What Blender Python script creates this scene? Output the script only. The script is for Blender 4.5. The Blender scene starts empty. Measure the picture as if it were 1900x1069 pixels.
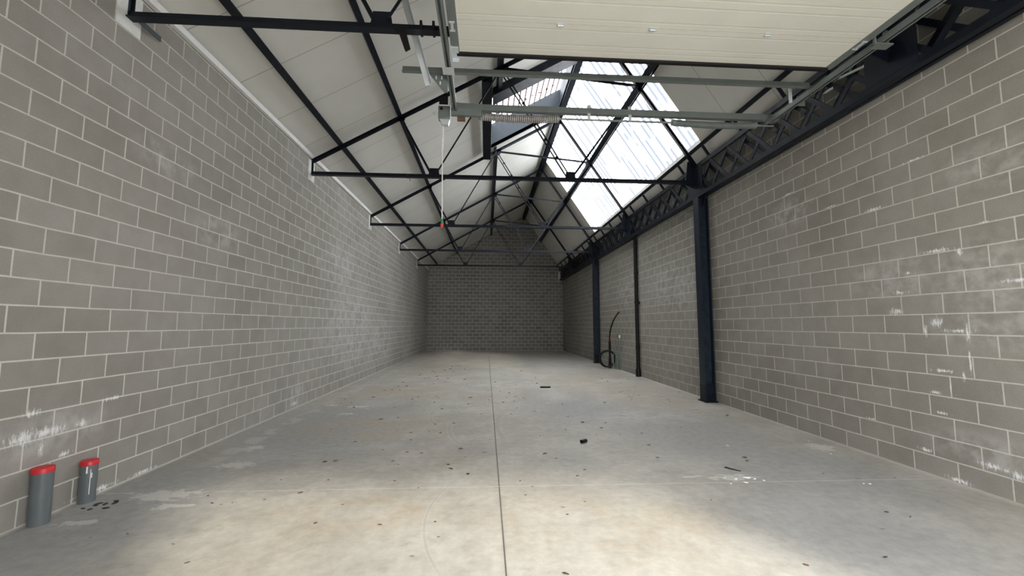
import bpy, bmesh, math, random
from mathutils import Vector, Matrix

# ---------------------------------------------------------------- scene, camera, world, light, exposure
S = bpy.context.scene
COL = S.collection
R = math.radians

F_PX, PITCH, YAW, ROLL = 757.316, 0.0903153, 0.0624661, 0.0019387
CAM_H = 1.46656
def camera():
    cy, sy, cp, sp, cr, sr = (math.cos(YAW), math.sin(YAW), math.cos(PITCH), math.sin(PITCH), math.cos(ROLL), math.sin(ROLL))
    fw = Vector((sy*cp, cy*cp, sp)); rt = Vector((cy, -sy, 0)); up = rt.cross(fw)
    r2 = rt*cr + up*sr; u2 = up*cr - rt*sr
    cam = bpy.data.cameras.new('camera'); o = bpy.data.objects.new('camera', cam); COL.objects.link(o)
    cam.sensor_width = 36; cam.lens = 36*F_PX/1900; cam.clip_start = .02; cam.clip_end = 300
    m = Matrix((r2, u2, -fw)).transposed().to_4x4(); m.translation = (0, 0, CAM_H)
    o.matrix_world = m
    S.camera = o
camera()

S.view_settings.view_transform = 'Standard'
S.view_settings.look = 'None'
S.view_settings.gamma = 1
S.view_settings.use_curve_mapping = False
S.view_settings.exposure = EXPOSURE = 3.45
S.cycles.max_bounces = 10
S.cycles.diffuse_bounces = 6
S.cycles.transparent_max_bounces = 12
S.cycles.sample_clamp_indirect = 6
S.cycles.caustics_reflective = False
S.cycles.caustics_refractive = False

W = bpy.data.worlds.new('overcast_sky'); S.world = W; W.use_nodes = True
wn, wl = W.node_tree.nodes, W.node_tree.links
bg = wn['Background']; bg.inputs['Strength'].default_value = 1.0
tc = wn.new('ShaderNodeTexCoord'); sx = wn.new('ShaderNodeSeparateXYZ'); rmp = wn.new('ShaderNodeValToRGB')
wl.new(tc.outputs['Generated'], sx.inputs[0]); wl.new(sx.outputs['Z'], rmp.inputs['Fac']); wl.new(rmp.outputs['Color'], bg.inputs['Color'])
rmp.color_ramp.elements[0].position = 0.0; rmp.color_ramp.elements[0].color = (.62, .62, .62, 1)
rmp.color_ramp.elements[1].position = .9; rmp.color_ramp.elements[1].color = (.97, .97, .97, 1)

sun = bpy.data.lights.new('hazy_sun', 'SUN'); sun.energy = 0.34; sun.angle = R(7); sun.color = (1, .93, .80)
so = bpy.data.objects.new('hazy_sun', sun); COL.objects.link(so); so.location = (4, -8, 12)
so.rotation_euler = Vector((-.54, 1, -.905)).to_track_quat('-Z', 'Y').to_euler()

# ---------------------------------------------------------------- dimensions (metres, Y runs into the hall)
XL, XR, YB, YF = -3.372, 4.434, 23.563, -.35
WT = .2
PT = [3.80, 7.81, 11.79, 15.80, 19.88]            # trusses
AP, LE, RE = (2.15, 7.70), (-3.34, 4.585), (4.05, 4.90)   # apex, left end, right purlin seat in the truss plane
N1, N2, N3 = (-1.70, 5.51), (.27, 6.64), (3.08, 6.36)
B1, B2, TZ = -1.04, 1.65, 4.34
def zl(x, off=0): return 7.70 + .5678*(x-2.15) + off/.8696
def zr(x, off=0): return 7.70 - 1.4737*(x-2.15) + off/.5615
ROOF = .15
RX, RZ = 2.196, 7.90
GX, WRT = 4.33, 5.05                               # lower edge of the right slope, top of the right wall                                # ridge of the roof underside
SKY_Y0, SKY_Y1, SKY_X1 = 7.42, 15.25, 4.185         # clear sheets in the right slope
WELL = (.10, 2.196, 9.05, 11.75)                    # opening in the left slope

def portal(name, loc, rot, sx_, sy_):
    l = bpy.data.lights.new(name, 'AREA'); l.shape = 'RECTANGLE'; l.size = sx_; l.size_y = sy_
    l.cycles.is_portal = True
    o = bpy.data.objects.new(name, l); COL.objects.link(o); o.location = loc; o.rotation_euler = rot
portal('door_daylight', (1.67, YF-.25, 2.1), (R(90), 0, 0), 4.0, 4.2)
portal('skylight_daylight', (3.22, (SKY_Y0+SKY_Y1)/2, 6.62), (0, math.atan(1.4737), 0), 3.6, SKY_Y1-SKY_Y0)
portal('well_daylight', (1.05, 10.4, 8.1), (0, -math.atan(.5678), 0), 2.4, 2.8)

# ---------------------------------------------------------------- node helpers
class NT:
    def __init__(s, name):
        s.m = bpy.data.materials.new(name); s.m.use_nodes = True
        s.t = s.m.node_tree; s.n = s.t.nodes; s.l = s.t.links
        s.b = s.n['Principled BSDF']; s.out = s.n['Material Output']
        s._pos = None
    def node(s, typ, **k):
        nd = s.n.new(typ)
        for a, v in k.items(): setattr(nd, a, v)
        return nd
    def put(s, sock, v):
        if isinstance(v, bpy.types.NodeSocket): s.l.new(v, sock)
        elif isinstance(v, (tuple, list)): sock.default_value = tuple(v) + ((1,) if len(v) == 3 and len(sock.default_value) == 4 else ())
        else: sock.default_value = v
    def pos(s):
        if s._pos is None: s._pos = s.node('ShaderNodeNewGeometry').outputs['Position']
        return s._pos
    def obj(s): return s.node('ShaderNodeTexCoord').outputs['Object']
    def sep(s, v):
        nd = s.node('ShaderNodeSeparateXYZ'); s.put(nd.inputs[0], v); return nd.outputs
    def comb(s, x, y, z=0.0):
        nd = s.node('ShaderNodeCombineXYZ')
        for i, v in enumerate((x, y, z)): s.put(nd.inputs[i], v)
        return nd.outputs[0]
    def math(s, op, a, b=0.0, c=None, clamp=False):
        nd = s.node('ShaderNodeMath', operation=op, use_clamp=clamp)
        s.put(nd.inputs[0], a); s.put(nd.inputs[1], b)
        if c is not None: s.put(nd.inputs[2], c)
        return nd.outputs[0]
    def vmath(s, op, a, b=(0, 0, 0)):
        nd = s.node('ShaderNodeVectorMath', operation=op); s.put(nd.inputs[0], a); s.put(nd.inputs[1], b)
        return nd.outputs['Value'] if op in ('LENGTH', 'DISTANCE') else nd.outputs[0]
    def ramp(s, v, lo, hi, a=0.0, b=1.0):
        nd = s.node('ShaderNodeMapRange', interpolation_type='SMOOTHSTEP')
        for i, q in enumerate((v, lo, hi, a, b)): s.put(nd.inputs[i], q)
        return nd.outputs[0]
    def noise(s, scale, vec=None, detail=4, rough=.55):
        nd = s.node('ShaderNodeTexNoise'); nd.inputs['Scale'].default_value = scale
        nd.inputs['Detail'].default_value = detail; nd.inputs['Roughness'].default_value = rough
        s.put(nd.inputs['Vector'], vec if vec is not None else s.pos()); return nd.outputs['Fac']
    def mix(s, f, a, b, mode='MIX'):
        nd = s.node('ShaderNodeMix', data_type='RGBA', blend_type=mode)
        s.put(nd.inputs[0], f); s.put(nd.inputs[6], a); s.put(nd.inputs[7], b); return nd.outputs[2]
    def bump(s, h, strength=.5, dist=.01, normal=None):
        nd = s.node('ShaderNodeBump'); s.put(nd.inputs['Height'], h); nd.inputs['Strength'].default_value = strength
        nd.inputs['Distance'].default_value = dist
        if normal: s.l.new(normal, nd.inputs['Normal'])
        return nd.outputs[0]
    def spots(s, P, L):
        """largest of several soft ellipses (cx, cy, rx, ry) around points of the plane vector P"""
        acc = None
        for cx, cy, rx, ry in L:
            d = s.vmath('LENGTH', s.vmath('MULTIPLY', s.vmath('SUBTRACT', P, (cx, cy, 0)), (1/rx, 1/ry, 0)))
            q = s.math('SUBTRACT', 1.0, d, clamp=True)
            acc = q if acc is None else s.math('MAXIMUM', acc, q)
        return acc
    def fin(s, color=None, rough=None, metal=None, normal=None, spec=None):
        if color is not None: s.put(s.b.inputs['Base Color'], color)
        if rough is not None: s.put(s.b.inputs['Roughness'], rough)
        if metal is not None: s.put(s.b.inputs['Metallic'], metal)
        if spec is not None: s.put(s.b.inputs['Specular IOR Level'], spec)
        if normal is not None: s.put(s.b.inputs['Normal'], normal)
        return s.m

def plain(name, color, rough=.5, metal=0.0, spec=.5, wear=.08, bump=0.0):
    t = NT(name); n = t.noise(9, t.obj(), 3)
    c = t.mix(t.ramp(n, .3, .7), tuple(v*(1-wear) for v in color), tuple(min(1, v*(1+wear)) for v in color))
    r = t.ramp(n, .3, .7, max(.05, rough-.06), rough+.06)
    return t.fin(c, r, metal, t.bump(t.noise(60, t.obj(), 2), bump, .002) if bump else None, spec)

# ---------------------------------------------------------------- block wall materials
def block_mat(name, axis, phase, zoff, c1, c2, mortar, stains_glints, fog, joint=.0072, dark=1.0):
    t = NT(name); o = t.sep(t.pos())
    # joints wander a little, as laid by hand
    wob = t.math('MULTIPLY', t.math('SUBTRACT', t.noise(2.2, detail=2), .5), .012)
    u = t.math('ADD', o['X' if axis == 'x' else 'Y'], phase + 400.0)
    v = t.math('ADD', o['Z'], zoff + 4.0)
    P = t.comb(t.math('ADD', u, wob), t.math('ADD', v, wob))
    br = t.node('ShaderNodeTexBrick', offset=.5, offset_frequency=2, squash=1)
    t.put(br.inputs['Vector'], P)
    for k, q in (('Color1', c1), ('Color2', c2), ('Mortar', mortar), ('Scale', 1.0), ('Mortar Size', joint), ('Mortar Smooth', .25),
                 ('Bias', -.15), ('Brick Width', .4), ('Row Height', .2)): t.put(br.inputs[k], q)
    pl = t.comb(o['X' if axis == 'x' else 'Y'], o['Z'])
    big = t.noise(.55, detail=3); med = t.noise(5, detail=4); fine = t.noise(140, detail=2, rough=.7)
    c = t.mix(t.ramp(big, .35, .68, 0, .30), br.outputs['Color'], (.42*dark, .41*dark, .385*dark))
    c = t.mix(1.0, c, t.mix(t.ramp(med, .3, .7), (.95, .95, .945), (1.04, 1.04, 1.045)), 'MULTIPLY')
    c = t.mix(1.0, c, t.mix(t.ramp(fine, .3, .7), (.91, .91, .91), (1.09, 1.09, 1.09)), 'MULTIPLY')
    if fog:
        fm = t.math('MULTIPLY', t.ramp(t.spots(pl, fog), 0, .75), t.ramp(t.noise(7, detail=5), .36, .66))
        c = t.mix(t.math('MULTIPLY', fm, .34), c, (.60, .60, .585))
    if stains_glints:
        st = t.vmath('MULTIPLY', t.pos(), (55, 55, 15)) 
        nz = t.noise(1.0, st, 5, .7)
        m = t.math('ADD', t.spots(pl, stains_glints), t.math('MULTIPLY', t.math('SUBTRACT', nz, .5), 2.6))
        m = t.math('MULTIPLY', t.ramp(m, .38, 1.05), t.ramp(t.spots(pl, stains_glints), 0, .12))
        c = t.mix(t.math('MULTIPLY', m, .85), c, (.84, .85, .86))
    h = t.math('SUBTRACT', t.math('MULTIPLY', fine, .25), t.math('MULTIPLY', br.outputs['Fac'], 1.0))
    h = t.math('ADD', h, t.math('MULTIPLY', med, .25))
    return t.fin(c, .93, 0, t.bump(h, .45, .006), .25)

MORT = (.60, .585, .53)
M = {}
r_st_glints = [(3.77,1.50,.10,.09),(3.60,1.42,.20,.035),(3.88,1.42,.03,.12),(3.52,1.38,.03,.16),(3.74,1.03,.17,.03),(3.58,1.0,.03,.09),(3.84,.81,.10,.03),  # white efflorescence; some thin bed-joint marks paint highlights of wet mortar
        (4.33,2.80,.22,.03),(3.72,2.205,.26,.035),(4.10,1.82,.12,.04),(3.84,3.19,.2,.02),(3.80,.62,.12,.025),(3.42,.24,.20,.05),(3.98,.22,.12,.035),
        (3.26,.22,.10,.06),(3.30,2.39,.10,.02),(4.9,3.0,.2,.02),(5.6,3.4,.2,.02),(3.7,.02,.2,.04),(3.52,1.15,.018,.22),(3.70,.90,.015,.16),(4.16,1.62,.13,.07),(3.52,2.16,.05,.07),(4.0,2.02,.05,.03),(4.55,.40,.12,.02),(3.1,1.85,.3,.03)]
r_fog = [(3.3,1.9,.8,.55),(4.2,2.0,.7,.35),(3.2,1.45,.9,.3),(5.6,3.1,.6,.3),(3.2,2.9,.6,.3),(3.5,.35,.7,.22),(9.5,2.4,2.2,.9),(12.5,2.6,1.6,.8)]
l_st = [(3.46,.64,.26,.07),(3.28,.63,.18,.09),(3.72,.64,.10,.06),(3.60,.43,.10,.04),(3.33,.8,.10,.05),(7.58,.08,.22,.06),(3.9,.03,.4,.04),(3.42,.52,.03,.12),
        (4.4,.02,.3,.03),(4.0,.80,.2,.03)]
l_fog = [(3.5,.62,.7,.25),(7.6,.2,.5,.3),(10.5,1.4,2.6,1.5),(13.5,.9,2.5,1.2),(4.4,3.2,.6,.25),(5.3,2.6,.7,.3),(9.6,2.8,1.5,.8)]
M['blockL'] = block_mat('grey_block_left', 'y', -3.0934, 0.0, (.270,.255,.232), (.318,.302,.278), MORT, l_st, l_fog)
M['blockR'] = block_mat('grey_block_right', 'y', -4.8979+.2, .0171, (.240,.226,.201), (.284,.268,.241), (.53,.515,.46), r_st_glints, r_fog)
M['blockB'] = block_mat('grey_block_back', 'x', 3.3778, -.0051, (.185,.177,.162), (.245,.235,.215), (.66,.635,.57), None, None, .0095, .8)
M['blockF'] = block_mat('grey_block_front', 'x', 3.3778, 0, (.24,.23,.21), (.28,.27,.25), MORT, None, None)

# ---------------------------------------------------------------- concrete floor
def floor_mat():
    t = NT('power_floated_concrete'); o = t.sep(t.pos()); X, Y = o['X'], o['Y']
    P = t.comb(X, Y)
    warp = t.noise(.9, detail=3)
    a = t.noise(.42, P, 5, .6); b_ = t.noise(1.7, P, 6, .62); c_ = t.noise(12, P, 5, .65); d_ = t.noise(110, P, 2, .7)
    c = t.mix(t.ramp(a, .36, .64), (.455, .45, .43), (.50, .465, .405))
    c = t.mix(t.ramp(b_, .36, .66), c, (.58, .57, .54))
    c = t.mix(t.math('MULTIPLY', t.ramp(t.noise(4.5, t.comb(t.math('MULTIPLY', X, .7), Y), 6, .7), .52, .72), .5), c, (.36, .35, .32))
    cool = t.spots(P, [(-2.4,6.2,1.6,2.6),(2.8,5.6,1.5,2.4),(3.4,4.0,1.3,1.6),(2.7,2.9,1.3,1.3),(-2.9,3.6,.9,2.0),(1.6,7.2,1.5,1.5)])  # blue-grey zones; the right-foreground one also paints in shade beside the sunlit patch
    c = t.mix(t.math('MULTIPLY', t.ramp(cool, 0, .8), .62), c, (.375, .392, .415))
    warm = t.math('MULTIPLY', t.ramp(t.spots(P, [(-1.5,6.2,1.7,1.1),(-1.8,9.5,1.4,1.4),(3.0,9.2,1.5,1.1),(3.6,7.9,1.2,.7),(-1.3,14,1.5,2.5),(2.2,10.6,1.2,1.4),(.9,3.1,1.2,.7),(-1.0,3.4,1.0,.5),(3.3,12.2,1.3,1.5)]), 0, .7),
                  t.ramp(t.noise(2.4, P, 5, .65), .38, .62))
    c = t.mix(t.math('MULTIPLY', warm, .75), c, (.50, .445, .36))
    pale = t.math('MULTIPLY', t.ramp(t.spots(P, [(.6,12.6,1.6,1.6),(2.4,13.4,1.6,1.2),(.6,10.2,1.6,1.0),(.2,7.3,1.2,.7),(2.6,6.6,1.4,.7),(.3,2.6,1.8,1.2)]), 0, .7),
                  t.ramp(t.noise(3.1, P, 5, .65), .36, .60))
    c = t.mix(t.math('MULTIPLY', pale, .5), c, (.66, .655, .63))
    c = t.mix(1.0, c, t.mix(t.ramp(c_, .3, .7), (.90, .90, .90), (1.07, 1.07, 1.065)), 'MULTIPLY')
    c = t.mix(1.0, c, t.mix(t.ramp(d_, .3, .7), (.96, .96, .96), (1.04, 1.04, 1.04)), 'MULTIPLY')
    # tyre and trowel arcs (cx, cy, r, window x, y, length)
    for cx, cy, r, mx, my, L, w in ((1.235,6.997,2.127,-.803,6.998,.95,.055),(4.972,8.407,5.583,-.444,7.458,1.3,.045),(1.544,6.121,2.063,-.384,5.822,1.05,.05),
                                 (3.385,6.121,3.219,.231,6.156,.85,.10),(1.144,3.318,1.593,-.347,3.296,.95,.028)):
        d = t.math('ABSOLUTE', t.math('SUBTRACT', t.vmath('DISTANCE', P, (cx, cy, 0)), r))
        win = t.ramp(t.vmath('DISTANCE', P, (mx, my, 0)), L, L*.6)
        fringe = t.math('MULTIPLY', t.ramp(d, w, w*.5), win)
        core = t.math('MULTIPLY', t.ramp(d, w*.42, w*.2), win)
        c = t.mix(t.math('MULTIPLY', fringe, .22), c, (.66, .66, .64))
        c = t.mix(t.math('MULTIPLY', core, .32), c, (.34, .34, .33))
    # mortar trodden along the left wall and splashed near the pipes
    band = t.ramp(t.math('ABSOLUTE', t.math('ADD', X, 2.93)), .16, .05)
    vo = t.noise(1.0, t.vmath('MULTIPLY', t.pos(), (3.0, 4.4, 1)), 3)
    mb = t.math('MULTIPLY', t.math('MULTIPLY', band, t.ramp(vo, .47, .56)), t.ramp(Y, 4.2, 5.2))
    c = t.mix(t.math('MULTIPLY', mb, .6), c, (.66, .65, .62))
    sp = t.spots(P, [(-2.75,3.84,.55,.22),(-2.55,3.62,.30,.10),(-3.0,3.35,.25,.10),(-2.6,4.6,.35,.2),(-2.75,5.2,.25,.2),(2.4,3.95,.42,.14),(2.0,4.0,.2,.06),(4.05,4.85,.3,.3),(-2.3,7.65,.40,.16),(-2.8,7.8,.3,.1),(-2.3,7.05,.25,.12)])
    nz = t.noise(1.0, t.vmath('MULTIPLY', t.pos(), (9, 17, 1)), 5, .65)
    ms = t.ramp(t.math('ADD', sp, t.math('MULTIPLY', t.math('SUBTRACT', nz, .5), 2.2)), .50, .62)
    ms = t.math('MULTIPLY', ms, t.ramp(sp, .02, .12))
    c = t.mix(t.math('MULTIPLY', ms, .75), c, (.74, .74, .72))
    # worn edges along the walls
    eL = t.ramp(t.math('ADD', X, t.math('MULTIPLY', warp, .05)), XL+.075, XL+.045)
    eR = t.ramp(t.math('SUBTRACT', X, t.math('MULTIPLY', nz, .14)), XR-.19, XR-.10)
    c = t.mix(t.math('MAXIMUM', t.math('MULTIPLY', eL, .85), t.math('MULTIPLY', eR, .5)), c, (.78, .77, .74))
    # joints: dark saw cut along the hall, pale filled cuts across it
    jx = t.math('ABSOLUTE', t.math('SUBTRACT', X, .128))
    jm = t.math('MULTIPLY', t.ramp(jx, .0065, .0035), t.ramp(Y, 19.9, 19.8))
    c = t.mix(t.math('MULTIPLY', jm, .85), c, (.07, .06, .055))
    jh = t.math('MULTIPLY', t.ramp(jx, .02, .008), t.ramp(Y, 19.9, 19.8))
    c = t.mix(t.math('MULTIPLY', jh, .12), c, (.2, .19, .18))
    jy = t.math('ABSOLUTE', t.math('SUBTRACT', t.math('PINGPONG', t.math('ADD', Y, 4.02-3.868), 4.02), 4.02))
    jy = t.math('ABSOLUTE', t.math('SUBTRACT', Y, t.math('SUBTRACT', 3.868, t.math('MULTIPLY', X, .012))))
    c = t.mix(t.math('MULTIPLY', t.ramp(jy, .012, .005), t.math('MULTIPLY', .65, t.ramp(nz, .3, .5))), c, (.72, .70, .66))
    rough = t.ramp(b_, .3, .7, .50, .68)
    h = t.math('SUBTRACT', t.math('ADD', t.math('MULTIPLY', c_, .3), t.math('MULTIPLY', d_, .15)), jm)
    c = t.mix(1.0, c, (.755, .74, .71), 'MULTIPLY')
    return t.fin(c, rough, 0, t.bump(h, .18, .006), .35)
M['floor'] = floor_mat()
def apron_mat():
    t = NT('outdoor_paving'); n = t.noise(2.0)
    return t.fin(t.mix(n, (.34, .33, .31), (.46, .45, .42)), .85)
M['apron'] = apron_mat()

# ---------------------------------------------------------------- sandwich panel roof and door
def roof_mat():
    t = NT('white_sandwich_panel'); o = t.sep(t.pos()); Y = o['Y']
    f = t.math('FRACT', Y)
    d = t.math('ABSOLUTE', t.math('SUBTRACT', f, .5))
    j = t.ramp(d, .009, .004)
    rib = t.math('SINE', t.math('MULTIPLY', Y, 2*math.pi*10))
    n = t.noise(1.2, detail=3)
    c = t.mix(t.ramp(n, .3, .7), (.68, .68, .645), (.73, .73, .695))
    c = t.mix(t.math('MULTIPLY', j, .6), c, (.22, .22, .21))
    h = t.math('ADD', t.math('MULTIPLY', t.ramp(rib, .2, .8), .15), t.math('MULTIPLY', j, -1.0))
    return t.fin(c, .48, 0, t.bump(h, .25, .004), .4)
M['roof'] = roof_mat()
def door_mat():
    t = NT('cream_door_panel'); o = t.sep(t.pos()); Y = o['Y']
    d = None
    for y0 in (3.735, 3.66, 3.46, 3.325, 3.14, 3.05, 2.83, 2.74):
        q = t.math('ABSOLUTE', t.math('SUBTRACT', Y, y0)); d = q if d is None else t.math('MINIMUM', d, q)
    rib = t.ramp(d, .012, .003)
    grain = t.noise(260, t.vmath('MULTIPLY', t.pos(), (.3, 1, 1)), 2)
    n = t.noise(2.0, detail=3)
    c = t.mix(t.ramp(n, .3, .7), (.735, .73, .665), (.77, .765, .70))
    h = t.math('ADD', t.math('MULTIPLY', rib, -.9), t.math('MULTIPLY', grain, .12))
    return t.fin(c, .5, 0, t.bump(h, .35, .004), .4)
M['door'] = door_mat()

def sheet_mat(name, axis, pitch, line, lw, share):
    """clear ribbed sheet: darker stripes put into the tint make the ribs show"""
    t = NT(name); o = t.sep(t.pos()); q = o[axis]
    tr = t.node('ShaderNodeBsdfTransparent'); tl = t.node('ShaderNodeBsdfTranslucent'); gl = t.node('ShaderNodeBsdfGlossy')
    f = t.math('ABSOLUTE', t.math('SUBTRACT', t.math('FRACT', t.math('DIVIDE', q, pitch)), .5))
    cell = t.math('FLOOR', t.math('DIVIDE', q, pitch))
    keep = t.ramp(t.noise(.9, t.comb(t.math('MULTIPLY', cell, 1.7), t.math('MULTIPLY', o['X' if axis == 'Y' else 'Y'], .9))), share, share+.10)
    m = t.math('MULTIPLY', t.ramp(f, lw, lw*.6), keep)
    t.put(tr.inputs[0], t.mix(m, (.95, .97, 1.0), line)); t.put(tl.inputs[0], t.mix(m, (.93, .95, .97), line)); gl.inputs['Roughness'].default_value = .25
    m1 = t.node('ShaderNodeMixShader'); m1.inputs[0].default_value = .5
    t.l.new(tr.outputs[0], m1.inputs[1]); t.l.new(tl.outputs[0], m1.inputs[2])
    m2 = t.node('ShaderNodeMixShader'); m2.inputs[0].default_value = .008
    t.l.new(m1.outputs[0], m2.inputs[1]); t.l.new(gl.outputs[0], m2.inputs[2])
    t.l.new(m2.outputs[0], t.out.inputs['Surface'])
    return t.m
M['sheet'] = sheet_mat('clear_corrugated_sheet', 'Y', .2, (.088, .100, .118), .30, .42)
M['sheet2'] = sheet_mat('clear_corrugated_sheet_of_the_opening', 'X', .165, (.034, .026, .028), .21, -1.0)

M['steel'] = plain('dark_painted_steel', (.006, .009, .016), .40, 0, .22, .3)
M['steelG'] = plain('weathered_dark_steel', (.012, .020, .032), .45, .0, .3, .3)
M['galv'] = plain('galvanised_steel', (.185, .21, .205), .45, .3, .5, .07)
M['galvB'] = plain('bright_galvanised_steel', (.62, .66, .68), .35, .3, .5, .05)
M['spring'] = plain('oiled_spring_steel', (.42, .40, .385), .4, .4, .5, .1)
M['white'] = plain('white_flashing', (.82, .83, .83), .5, 0, .4, .03)
M['wmort'] = plain('white_mortar', (.74, .75, .74), .9, 0, .2, .06, .4)
M['curb'] = plain('blue_grey_curb_panel', (.034, .046, .060), .5, 0, .3, .08)
M['pipe'] = plain('grey_plastic_pipe', (.125, .145, .155), .34, 0, .5, .05)
M['red'] = plain('red_plastic_cap', (.62, .025, .035), .4, 0, .5, .08)
M['green'] = plain('green_plastic', (.03, .20, .05), .45)
M['redh'] = plain('red_plastic_handle', (.60, .06, .04), .45)
M['black'] = plain('black_plastic', (.007, .007, .008), .45, 0, .25, .2)
M['rubber'] = plain('black_rubber', (.010, .009, .010), .6, 0, .25, .2)
M['cast'] = plain('black_cast_iron', (.006, .006, .007), .5, 0, .25, .3, .1)
M['cord'] = plain('white_cord', (.80, .80, .76), .8)
M['brown'] = plain('brown_wood_block', (.14, .075, .03), .7)
M['grnpipe'] = plain('grey_green_conduit', (.16, .20, .18), .5)
M['leaf1'] = plain('dry_red_brown_leaf', (.17, .075, .045), .8, 0, .3, .3)
M['leaf2'] = plain('dry_dark_leaf', (.07, .05, .04), .8, 0, .3, .3)
M['leaf3'] = plain('dry_tan_leaf', (.30, .19, .11), .8, 0, .3, .3)
M['chip'] = plain('white_plaster_chip', (.85, .85, .84), .9, 0, .2, .05)
M['tar'] = plain('black_flake', (.015, .013, .014), .5, 0, .4, .3)
M['plug'] = plain('white_plastic_cap', (.8, .8, .8), .5)

# ---------------------------------------------------------------- mesh helpers
class MB:
    def __init__(s): s.v = []; s.f = []; s.sm = []
    def add(s, vs, fs, smooth=False):
        o = len(s.v); s.v += [tuple(v) for v in vs]; s.f += [tuple(i+o for i in f) for f in fs]; s.sm += [smooth]*len(fs); return s
    def box(s, a, b):
        (x0, y0, z0), (x1, y1, z1) = a, b
        return s.add([(x0,y0,z0),(x1,y0,z0),(x1,y1,z0),(x0,y1,z0),(x0,y0,z1),(x1,y0,z1),(x1,y1,z1),(x0,y1,z1)],
                     [(0,3,2,1),(4,5,6,7),(0,1,5,4),(1,2,6,5),(2,3,7,6),(3,0,4,7)])
    def extrude(s, prof, p0, p1, up=(0, 0, 1), side_hint=None):
        """prof: closed polygon of (side, up) pairs, swept straight from p0 to p1"""
        p0, p1, up = Vector(p0), Vector(p1), Vector(up)
        d = (p1-p0).normalized(); side = d.cross(up).normalized(); u = side.cross(d)
        n = len(prof)
        vs = [p + side*a + u*b for p in (p0, p1) for a, b in prof]
        return s.add(vs, [tuple(range(n))[::-1], tuple(range(n, 2*n))] + [(i, (i+1) % n, n+(i+1) % n, n+i) for i in range(n)])
    def poly(s, pts, axis, a, b):
        """flat polygon of 2D points, thickened along x, y or z from a to b"""
        n = len(pts)
        def mk(p, t): return {'x': (t, p[0], p[1]), 'y': (p[0], t, p[1]), 'z': (p[0], p[1], t)}[axis]
        vs = [mk(p, t) for t in (a, b) for p in pts]
        return s.add(vs, [tuple(range(n))[::-1], tuple(range(n, 2*n))] + [(i, (i+1) % n, n+(i+1) % n, n+i) for i in range(n)])
    def tube(s, pts, r, seg=12, caps=True, closed=False):
        pts = [Vector(p) for p in pts]; n = len(pts); rs = r if isinstance(r, (list, tuple)) else [r]*n
        rings = []; ref = None
        for i, p in enumerate(pts):
            if closed: d = pts[(i+1) % n]-pts[i-1]
            else: d = pts[min(i+1, n-1)]-pts[max(i-1, 0)]
            d.normalize()
            if ref is None: ref = Vector((0, 0, 1)) if abs(d.z) < .9 else Vector((1, 0, 0))
            a = d.cross(ref).normalized(); b = a.cross(d); ref = b
            rings.append([p + (a*math.cos(2*math.pi*k/seg) + b*math.sin(2*math.pi*k/seg))*rs[i] for k in range(seg)])
        vs = [v for rg in rings for v in rg]; fs = []
        m = n if closed else n-1
        for i in range(m):
            j = (i+1) % n
            for k in range(seg): fs.append((i*seg+k, i*seg+(k+1) % seg, j*seg+(k+1) % seg, j*seg+k))
        s.add(vs, fs, True)
        if caps and not closed:
            s.add(rings[0], [tuple(range(seg))[::-1]]); s.add(rings[-1], [tuple(range(seg))])
        return s
    def build(s, name, mat, parent=None, bevel=0, loc=None):
        me = bpy.data.meshes.new(name); me.from_pydata(s.v, [], s.f)
        for p, q in zip(me.polygons, s.sm): p.use_smooth = q
        bm = bmesh.new(); bm.from_mesh(me)
        bmesh.ops.recalc_face_normals(bm, faces=bm.faces); bm.to_mesh(me); bm.free()
        me.materials.append(mat)
        o = bpy.data.objects.new(name, me); COL.objects.link(o)
        if loc is not None:
            for v in me.vertices: v.co -= Vector(loc)
            o.location = loc
        if parent is not None:
            o.parent = parent
            o.location = Vector(o.location) - Vector(parent.location) if loc is not None else -Vector(parent.location) if parent.type == 'EMPTY' else o.location
        if bevel:
            b = o.modifiers.new('bevel', 'BEVEL'); b.width = bevel; b.segments = 2; b.limit_method = 'ANGLE'
        return o

def ngon(r, n=16, cx=0, cy=0): return [(cx+r*math.cos(2*math.pi*i/n), cy+r*math.sin(2*math.pi*i/n)) for i in range(n)]
def P_tee(w, h, t, inv=False):     # tee, origin in the middle of its depth; inv: flange below
    s_ = -1 if inv else 1
    return [(-w/2, s_*h/2), (w/2, s_*h/2), (w/2, s_*(h/2-t)), (t/2, s_*(h/2-t)), (t/2, -s_*h/2), (-t/2, -s_*h/2), (-t/2, s_*(h/2-t)), (-w/2, s_*(h/2-t))]
def P_ell(w, h, t, fx=1, fy=1): return [(fx*a, fy*b) for a, b in ((-w/2,-h/2),(w/2,-h/2),(w/2,-h/2+t),(-w/2+t,-h/2+t),(-w/2+t,h/2),(-w/2,h/2))]
def P_chan(w, h, t, fx=1): return [(fx*a, b) for a, b in ((-w/2,-h/2),(w/2,-h/2),(w/2,-h/2+t),(-w/2+t,-h/2+t),(-w/2+t,h/2-t),(w/2,h/2-t),(w/2,h/2),(-w/2,h/2))]
def P_aye(w, h, t):
    return [(-w/2,-h/2),(w/2,-h/2),(w/2,-h/2+t),(t/2,-h/2+t),(t/2,h/2-t),(w/2,h/2-t),(w/2,h/2),(-w/2,h/2),(-w/2,h/2-t),(-t/2,h/2-t),(-t/2,-h/2+t),(-w/2,-h/2+t)]
def P_track(w, h, t, g): return [(-w/2,-h/2),(-g/2,-h/2),(-g/2,-h/2+t),(-w/2+t,-h/2+t),(-w/2+t,h/2-t),(w/2-t,h/2-t),(w/2-t,-h/2+t),(g/2,-h/2+t),(g/2,-h/2),(w/2,-h/2),(w/2,h/2),(-w/2,h/2)]
def P_rect(w, h): return [(-w/2,-h/2),(w/2,-h/2),(w/2,h/2),(-w/2,h/2)]

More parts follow.
